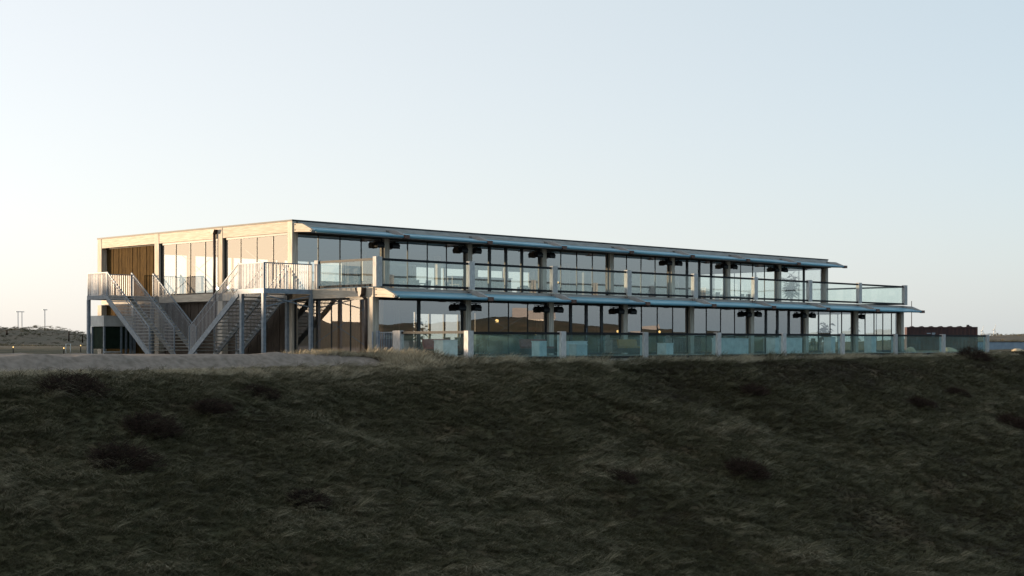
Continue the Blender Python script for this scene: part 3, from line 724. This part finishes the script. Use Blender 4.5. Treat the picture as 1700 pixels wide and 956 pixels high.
for px, D, z1, r, lb in ((1513.5, 190, 6.2, 0.06, 'tall thin mast rising behind the red container'), (1646, 330, 2.6, 0.1, 'short pole just right of the red container'), (1656.5, 330, 2.9, 0.14, 'thick dark pole among the poles far right'), (1663, 330, 2.7, 0.1, 'thin pole right of the thick dark pole'), (1682, 330, 2.9, 0.06, 'thin pole nearest the right picture edge')):
    x, y = along(px, D); pole('mast', x, y, z1, r, lb, 'pole', 'twig')
def turbine(px, D, h, label):
    x, y = along(px, D); e = empty('wind_turbine', (x, y, gz(x, y)-1)); tag(e, label, 'wind turbine', 'far wind turbines')
    MB().tube((0, 0, 0), (0, 0, h), 0.9, 8, 0.5).build('tower', 'white', e)
    MB().box(-1, 1, -1.4, 0.8, h-0.4, h+0.8).build('nacelle', 'white', e)
    for k in range(3):
        a = R(20+120*k); MB().bar((0, -1.6, h), (math.sin(a)*9, -1.6, h+math.cos(a)*9), 0.5, 0.8).build('blade', 'white', e)
turbine(1630, 2600, 21, 'far white wind turbine left of the poles on the right horizon')
turbine(1650, 2500, 22, 'far white wind turbine between the poles on the right horizon')
# low pale blue wall and sand heaps on the right
x, y = along(1622, 150); e = empty('low_wall', (x, y, 0.2), R(-38)); tag(e, 'low pale blue wall beyond the terrace end', 'wall')
MB().box(0, 14, 0, 0.3, -1.2, 0.66).build('panel', 'bluewall', e); MB().box(-0.05, 14.05, -0.05, 0.35, 0.66, 0.72).build('coping', 'black', e)
def heap(px, D, w, h, label):
    x, y = along(px, D); m = MB(); N = 14; vs = [(0, 0, h)]; fs = []
    for r_ in range(1, 4):
        for i in range(N):
            a = 2*math.pi*i/N; rr = r_/3*(1+random.uniform(-0.15, 0.15)); vs.append((math.cos(a)*rr*w/2, math.sin(a)*rr*w/3, h*(1-(r_/3)**1.6)+random.uniform(-0.04, 0.04)-(0.3 if r_ == 3 else 0)))
    for i in range(N): fs.append((0, 1+i, 1+(i+1) % N))
    for r_ in range(2):
        for i in range(N): a = 1+r_*N; fs.append((a+i, a+N+i, a+N+(i+1) % N, a+(i+1) % N))
    m.add(vs, fs, True); o = m.build('sand_heap', 'sandheap'); o.location = (x, y, gz(x, y)-0.05); o.rotation_euler.z = R(-45); tag(o, label, 'sand heap')
M['sandheap'] = pmat('pale_sand', (0.5, 0.40, 0.26), (0.38, 0.30, 0.2), 4, 0.95, bump=0.3)
heap(1690, 118, 1.6, 0.30, 'pale yellow sand heap at the right edge beyond the terrace')
heap(1512, 112, 1.1, 0.45, 'pale sand heap seen through the second last terrace panel')
heap(1575, 116, 1.7, 0.4, 'broad pale sand heap seen through the last terrace panel')

# small lights and frame on the far left sand
for px, D, z1, lb in ((22, 95, 0.55, 'small lit ground lamp at the far left'), (134, 110, 0.62, 'small lit ground lamp beside the staircase end post'), (106, 92, 0.50, 'small lit ground lamp under the white frame')):
    x, y = along(px, D); z0 = gz(x, y); e = empty('ground_lamp', (x, y, z0)); tag(e, lb, 'lamp')
    MB().tube((0, 0, -0.1), (0, 0, z1-z0-0.05), 0.03, 6).build('stem', 'black', e); MB().tube((0, 0, z1-z0-0.05), (0, 0, z1-z0+0.03), 0.032, 8).build('light', 'lamp', e)
x, y = along(109.5, 100); x2, y2 = along(117, 100); e = empty('pipe_frame', (x, y, gz(x, y))); tag(e, 'thin white pipe frame standing on the far left sand', 'frame')
MB().tube((0, 0, -0.2), (0, 0, 0.62), 0.03, 6).build('upright', 'white', e); MB().tube((x2-x, y2-y, -0.2), (x2-x, y2-y, 0.62), 0.03, 6).build('upright', 'white', e)
MB().tube((0, 0, 0.6), (x2-x, y2-y, 0.6), 0.02, 6).build('crossbar', 'white', e)

# houses on the dunes behind the camera, seen only mirrored in the ground floor glass
def house(x, y, rz, w, label):
    z = gz(x, y); e = empty('house', (x, y, z-3.0), rz); tag(e, label, 'house')
    MB().box(-w/2, w/2, -4, 4, 0, 3.4).build('wall', 'white', e)
    MB().prism([(-4.4, 3.4), (4.4, 3.4), (0, 5.6)], 'x', -w/2-0.3, w/2+0.3).build('roof', 'shade_roof_grey', e)
    for i in (-1, 0, 1): MB().box(i*w/4-0.6, i*w/4+0.6, 3.98, 4.05, 1.0, 2.4).build('window', 'frame', e)
house(196, -182, R(45), 8, 'pale gabled house mirrored in the fourth ground floor bay')
house(232, -178, R(40), 6, 'smaller gabled house mirrored in the fifth ground floor bay')

# ------------------------------------------------------------------ shrubs
def shrub(px, D, w, h, label, twigs=800):
    x, y = along(px, D); e = empty('dark_shrub', (x, y, gz(x, y)-0.05)); tag(e, label, 'shrub', 'dark bare shrubs on the slope')
    r = random.Random(int(px*7+D)); m = MB(); st = MB()
    for i in range(9):
        a = r.uniform(0, 6.28); d = Vector((math.cos(a)*w*0.35, math.sin(a)*w*0.35, h*r.uniform(0.5, 0.8)))
        st.tube((0, 0, 0), d, 0.02, 5, 0.008)
    for i in range(twigs):
        a = r.uniform(0, 6.28); f = r.random()**0.5; rr = f*w/2
        zc = h*(1-f*f*0.7)*r.uniform(0.15, 0.95)
        c = Vector((math.cos(a)*rr, math.sin(a)*rr*0.8, zc-0.25*rr*math.sin(a)*-1 if False else zc+0.3*math.sin(a)*rr)); d = Vector((math.cos(a)*0.5+r.gauss(0.25, 0.5), math.sin(a)*0.5+r.gauss(-0.25, 0.5), r.uniform(0.1, 1.0))).normalized()
        L = r.uniform(0.15, 0.4)*(0.6+h); sd_ = d.orthogonal().normalized()*0.011
        m.add([c-sd_, c+sd_, c+d*L], [(0, 1, 2)])
        for k in range(2):
            c2 = c+d*L*r.uniform(0.3, 0.8); d2 = (d+Vector((r.gauss(0, 0.6), r.gauss(0, 0.6), r.gauss(0, 0.4)))).normalized(); s2 = d2.orthogonal().normalized()*0.012
            m.add([c2-s2, c2+s2, c2+d2*L*0.6], [(0, 1, 2)])
    st.build('stem', 'twig', e); tag(m.build('twigs', 'twig', e), kind='stuff')
SHRUBS = []
SHRUBS = [
    (120, 44.8, 1.9, 0.75, 'wide dark shrub highest on the left of the slope'),
    (250, 43.4, 1.5, 0.65, 'dark shrub just right of the widest left shrub'),
    (205, 39.7, 1.7, 0.75, 'dark shrub standing lowest on the left of the slope'),
    (430, 49.7, 1.1, 0.4, 'small low shrub below the right end of the sand bank'),
    (355, 46.0, 1.1, 0.4, 'flat faint shrub between the left shrubs and the sand bank end'),
    (1240, 54.4, 1.6, 0.6, 'dark shrub alone in the lower right of the slope'),
    (1618, 90.0, 2.1, 1.1, 'tall black shrub at the crest before the last terrace panel'),
    (1682, 74.7, 1.8, 0.7, 'dark shrub at the right picture edge below the crest'),
    (1255, 67.2, 1.3, 0.45, 'low shrub under the middle of the terrace'),
    (1530, 72.3, 1.4, 0.5, 'low dark shrub midway between crest and the right edge shrub'),
    (1590, 77.7, 1.2, 0.45, 'small shrub just below the tall crest shrub'),
    (510, 40.3, 1.0, 0.35, 'low flat shrub in the lower left middle of the slope'),
    (1030, 50.6, 1.0, 0.35, 'low flat shrub in the middle of the slope')]
#SHRUBS_END
for a in SHRUBS: shrub(a[0], a[1], a[2], a[3]*0.72, a[4])

# ------------------------------------------------------------------ grass: tufts of blades scattered on the slope
def tuft(name, n_b, h, sp, lean, wid, droop, seed, mat):
    r = random.Random(seed); m = MB(); sh = []
    for i in range(n_b):
        q0 = r.random()
        a = r.uniform(0, 6.28); rr = sp*math.sqrt(r.random()); b0 = Vector((math.cos(a)*rr, math.sin(a)*rr, -0.03))
        L = h*r.uniform(0.55, 1.15); d = Vector((lean+r.gauss(0, 0.38), r.gauss(0, 0.38), 1)).normalized()
        dr = Vector((d.x, d.y, 0)); dr = dr.normalized() if dr.length > 0.01 else Vector((1, 0, 0))
        sd_ = Vector((-d.y, d.x, 0)).normalized() if abs(d.x)+abs(d.y) > 1e-3 else Vector((0, 1, 0))
        a2 = r.uniform(0, 3.14); sd_ = (sd_*math.cos(a2)+Vector((d.x, d.y, 0)).normalized()*math.sin(a2))*wid*r.uniform(0.6, 1.3)
        p1 = b0+d*L*0.5; p2 = p1+(d*0.32+dr*droop*0.35)*L; p3 = p2+(d*0.12+dr*droop*0.4-Vector((0, 0, 0.25*droop)))*L*0.8
        m.add([b0-sd_, b0+sd_, p1+sd_*0.9, p1-sd_*0.9, p2+sd_*0.6, p2-sd_*0.6, p3], [(0, 1, 2, 3), (3, 2, 4, 5), (5, 4, 6)]); sh += [q0]*3
    me_ = m.mesh(name); fa = me_.attributes.new('blade', 'FLOAT', 'FACE'); fa.data.foreach_set('value', sh); me_.materials.append(mat); return bpy.data.objects.new(name, me_)
gr = bpy.data.materials.new('dune_grass'); gr.use_nodes = True
n, l = gr.node_tree.nodes, gr.node_tree.links; b = n['Principled BSDF']; b.inputs['Roughness'].default_value = 0.7; b.inputs['Specular IOR Level'].default_value = 0.2
at = n.new('ShaderNodeAttribute'); at.attribute_type = 'INSTANCER'; at.attribute_name = 'tint'
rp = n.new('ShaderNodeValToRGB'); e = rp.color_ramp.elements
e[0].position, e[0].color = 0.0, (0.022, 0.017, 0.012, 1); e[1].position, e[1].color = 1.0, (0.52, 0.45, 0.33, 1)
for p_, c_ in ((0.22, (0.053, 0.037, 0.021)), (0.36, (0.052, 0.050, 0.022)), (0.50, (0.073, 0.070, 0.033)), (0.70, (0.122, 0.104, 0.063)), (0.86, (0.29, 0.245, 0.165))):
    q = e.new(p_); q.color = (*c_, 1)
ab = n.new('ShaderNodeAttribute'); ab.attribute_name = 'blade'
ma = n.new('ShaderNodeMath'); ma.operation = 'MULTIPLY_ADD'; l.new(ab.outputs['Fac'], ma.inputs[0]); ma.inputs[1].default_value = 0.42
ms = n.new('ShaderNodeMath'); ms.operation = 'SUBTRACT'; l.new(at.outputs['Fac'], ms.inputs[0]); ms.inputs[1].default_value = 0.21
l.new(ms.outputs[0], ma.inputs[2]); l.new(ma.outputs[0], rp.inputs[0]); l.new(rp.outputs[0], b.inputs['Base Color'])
tc = bpy.data.collections.new('grass_tuft_kinds')
KINDS = [('tuft_a', 28, 0.14, 0.13, 0.7, 0.006, 1.0), ('tuft_b', 30, 0.19, 0.14, 0.9, 0.006, 1.2), ('tuft_c', 24, 0.10, 0.13, 0.4, 0.007, 0.7), ('tuft_d', 36, 0.40, 0.10, 0.8, 0.006, 1.4), ('tuft_e', 30, 0.62, 0.15, 0.25, 0.007, 0.5)]
for i, k in enumerate(KINDS): tc.objects.link(tuft(*k, 100+i, gr))
gpos, gsc, grot, gtint, gk = [], [], [], [], []
def scatter(N, x0, x1, y0, y1, fn):
    x = rng.uniform(x0, x1, N); y = rng.uniform(y0, y1, N)
    keep, sc, tint, kind = fn(x, y); x, y, sc, tint, kind = x[keep], y[keep], sc[keep], tint[keep], kind[keep]
    gpos.append(np.stack([x, y, height(x, y)], -1)); gsc.append(sc); gtint.append(np.clip(tint, 0, 1)); gk.append(kind)
    grot.append(np.stack([rng.normal(0, 0.12, len(x)), rng.normal(0, 0.12, len(x)), -1.15+rng.normal(0, 0.6, len(x))], -1))
def visible(x, y, m=13.0):                                    # only the part of the slope the place shows, with a wide margin
    dx, dy = x-CAM.x, y-CAM.y; dep = dx*RX+dy*RY; lat = dx*RY-dy*RX
    return (np.abs(lat) < dep*0.38+m) & (dep > 22)
def slope_fn(x, y):
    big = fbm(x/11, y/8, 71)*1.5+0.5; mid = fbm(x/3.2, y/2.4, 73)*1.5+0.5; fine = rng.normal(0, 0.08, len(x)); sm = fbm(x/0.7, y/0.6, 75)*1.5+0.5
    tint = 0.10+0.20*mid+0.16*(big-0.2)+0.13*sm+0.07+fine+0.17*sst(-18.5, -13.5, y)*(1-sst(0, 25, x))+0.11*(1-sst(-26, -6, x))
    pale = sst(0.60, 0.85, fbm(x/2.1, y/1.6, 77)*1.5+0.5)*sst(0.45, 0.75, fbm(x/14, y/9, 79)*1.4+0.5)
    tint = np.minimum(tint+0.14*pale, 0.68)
    kind = np.where(rng.random(len(x)) < 0.02+0.12*pale, 3, rng.integers(0, 3, len(x)))
    sc = rng.uniform(0.6, 1.2, len(x))*(0.62+0.25*mid+0.42*sst(0.3, 0.75, sm))
    keep = visible(x, y) & (sand_amount(x, y) < 0.3) & (y < -11.0) & ~((x > -0.6) & (x < 49) & (y > -12.7))
    return keep, sc, tint, kind
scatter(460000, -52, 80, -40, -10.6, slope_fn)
def edge_fn(x, y):                                           # straw fringe along the crest and the terrace foot
    k = rng.integers(3, 5, len(x)); cl = sst(0.42, 0.62, fbm(x/1.5, y/1.5, 83)*1.5+0.5)
    left = x < -3
    keep = (rng.random(len(x)) < np.where(left, 0.25+0.75*cl, 0.35+0.65*cl)) & ~((x > -0.4) & (x < 49) & (y > -12.62)) & (sand_amount(x, y) < 0.4)
    return keep, np.where(left, rng.uniform(0.28, 0.58, len(x)), rng.uniform(0.45, 1.0, len(x))*np.where(x < 3, 1.1, 0.85)), 0.78+0.2*cl+rng.normal(0, 0.09, len(x)), k
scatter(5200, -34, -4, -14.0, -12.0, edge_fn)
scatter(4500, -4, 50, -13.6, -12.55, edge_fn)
scatter(2200, -4, 0.6, -13.0, -9.0, edge_fn)
def berm_fn(x, y):
    return (rng.random(len(x)) < 0.8), rng.uniform(0.5, 0.95, len(x)), 0.82+rng.normal(0, 0.07, len(x)), rng.integers(3, 5, len(x))
scatter(1800, -6.5, 0.2, -9.4, -6.6, lambda x, y: berm_fn(x, y) if False else ((rng.random(len(x)) < sst(-6.5, -4.0, x)), rng.uniform(0.28, 0.62, len(x)), 0.86+rng.normal(0, 0.07, len(x)), rng.integers(3, 5, len(x))))
def scrub_fn(x, y):
    m_ = fbm(x/6, y/6, 95)*1.5+0.5
    return (rng.random(len(x)) < 0.25+0.75*m_), rng.uniform(1.0, 2.4, len(x)), 0.50+0.22*m_+rng.normal(0, 0.05, len(x)), rng.integers(0, 3, len(x))
scatter(9000, 35, 105, 115, 195, scrub_fn)
scatter(6000, 200, 300, 30, 110, scrub_fn)
scatter(110, 4, 47, -13.3, -12.6, lambda x, y: (rng.random(len(x)) < sst(0.45, 0.65, fbm(x/2.5, y/9, 91)*1.5+0.5), rng.uniform(0.9, 1.5, len(x)), 0.7+rng.normal(0, 0.09, len(x)), np.full(len(x), 4)))
P = np.concatenate(gpos); me = bpy.data.meshes.new('slope_grass'); me.vertices.add(len(P)); me.vertices.foreach_set('co', P.ravel())
for nm, ty, arr in (('gscale', 'FLOAT', np.concatenate(gsc)), ('tint', 'FLOAT', np.concatenate(gtint)), ('kind_index', 'INT', np.concatenate(gk).astype(np.int32))):
    a_ = me.attributes.new(nm, ty, 'POINT'); a_.data.foreach_set('value', arr)
a_ = me.attributes.new('grot', 'FLOAT_VECTOR', 'POINT'); a_.data.foreach_set('vector', np.concatenate(grot).ravel())
me.materials.append(gr)
go = bpy.data.objects.new('slope_grass', me); col.objects.link(go); tag(go, 'wind blown dune grass covering the dark slope', 'grass', kind='stuff')
ng = bpy.data.node_groups.new('grass_scatter', 'GeometryNodeTree')
ng.interface.new_socket('Geometry', in_out='INPUT', socket_type='NodeSocketGeometry'); ng.interface.new_socket('Geometry', in_out='OUTPUT', socket_type='NodeSocketGeometry')
N_, L_ = ng.nodes, ng.links
gi, goo = N_.new('NodeGroupInput'), N_.new('NodeGroupOutput'); ip = N_.new('GeometryNodeInstanceOnPoints'); ci = N_.new('GeometryNodeCollectionInfo')
ci.inputs['Collection'].default_value = tc; ci.inputs['Separate Children'].default_value = True; ci.inputs['Reset Children'].default_value = True
def na(nm, ty):
    q = N_.new('GeometryNodeInputNamedAttribute'); q.data_type = ty; q.inputs['Name'].default_value = nm; return q.outputs['Attribute']
L_.new(gi.outputs[0], ip.inputs['Points']); L_.new(ci.outputs[0], ip.inputs['Instance']); ip.inputs['Pick Instance'].default_value = True
L_.new(na('kind_index', 'INT'), ip.inputs['Instance Index']); L_.new(na('gscale', 'FLOAT'), ip.inputs['Scale'])
er = N_.new('FunctionNodeEulerToRotation'); L_.new(na('grot', 'FLOAT_VECTOR'), er.inputs[0]); L_.new(er.outputs[0], ip.inputs['Rotation'])
L_.new(ip.outputs[0], goo.inputs[0])
md = go.modifiers.new('scatter', 'NODES'); md.node_group = ng
print('tufts', len(P), 'objects', len(bpy.data.objects))
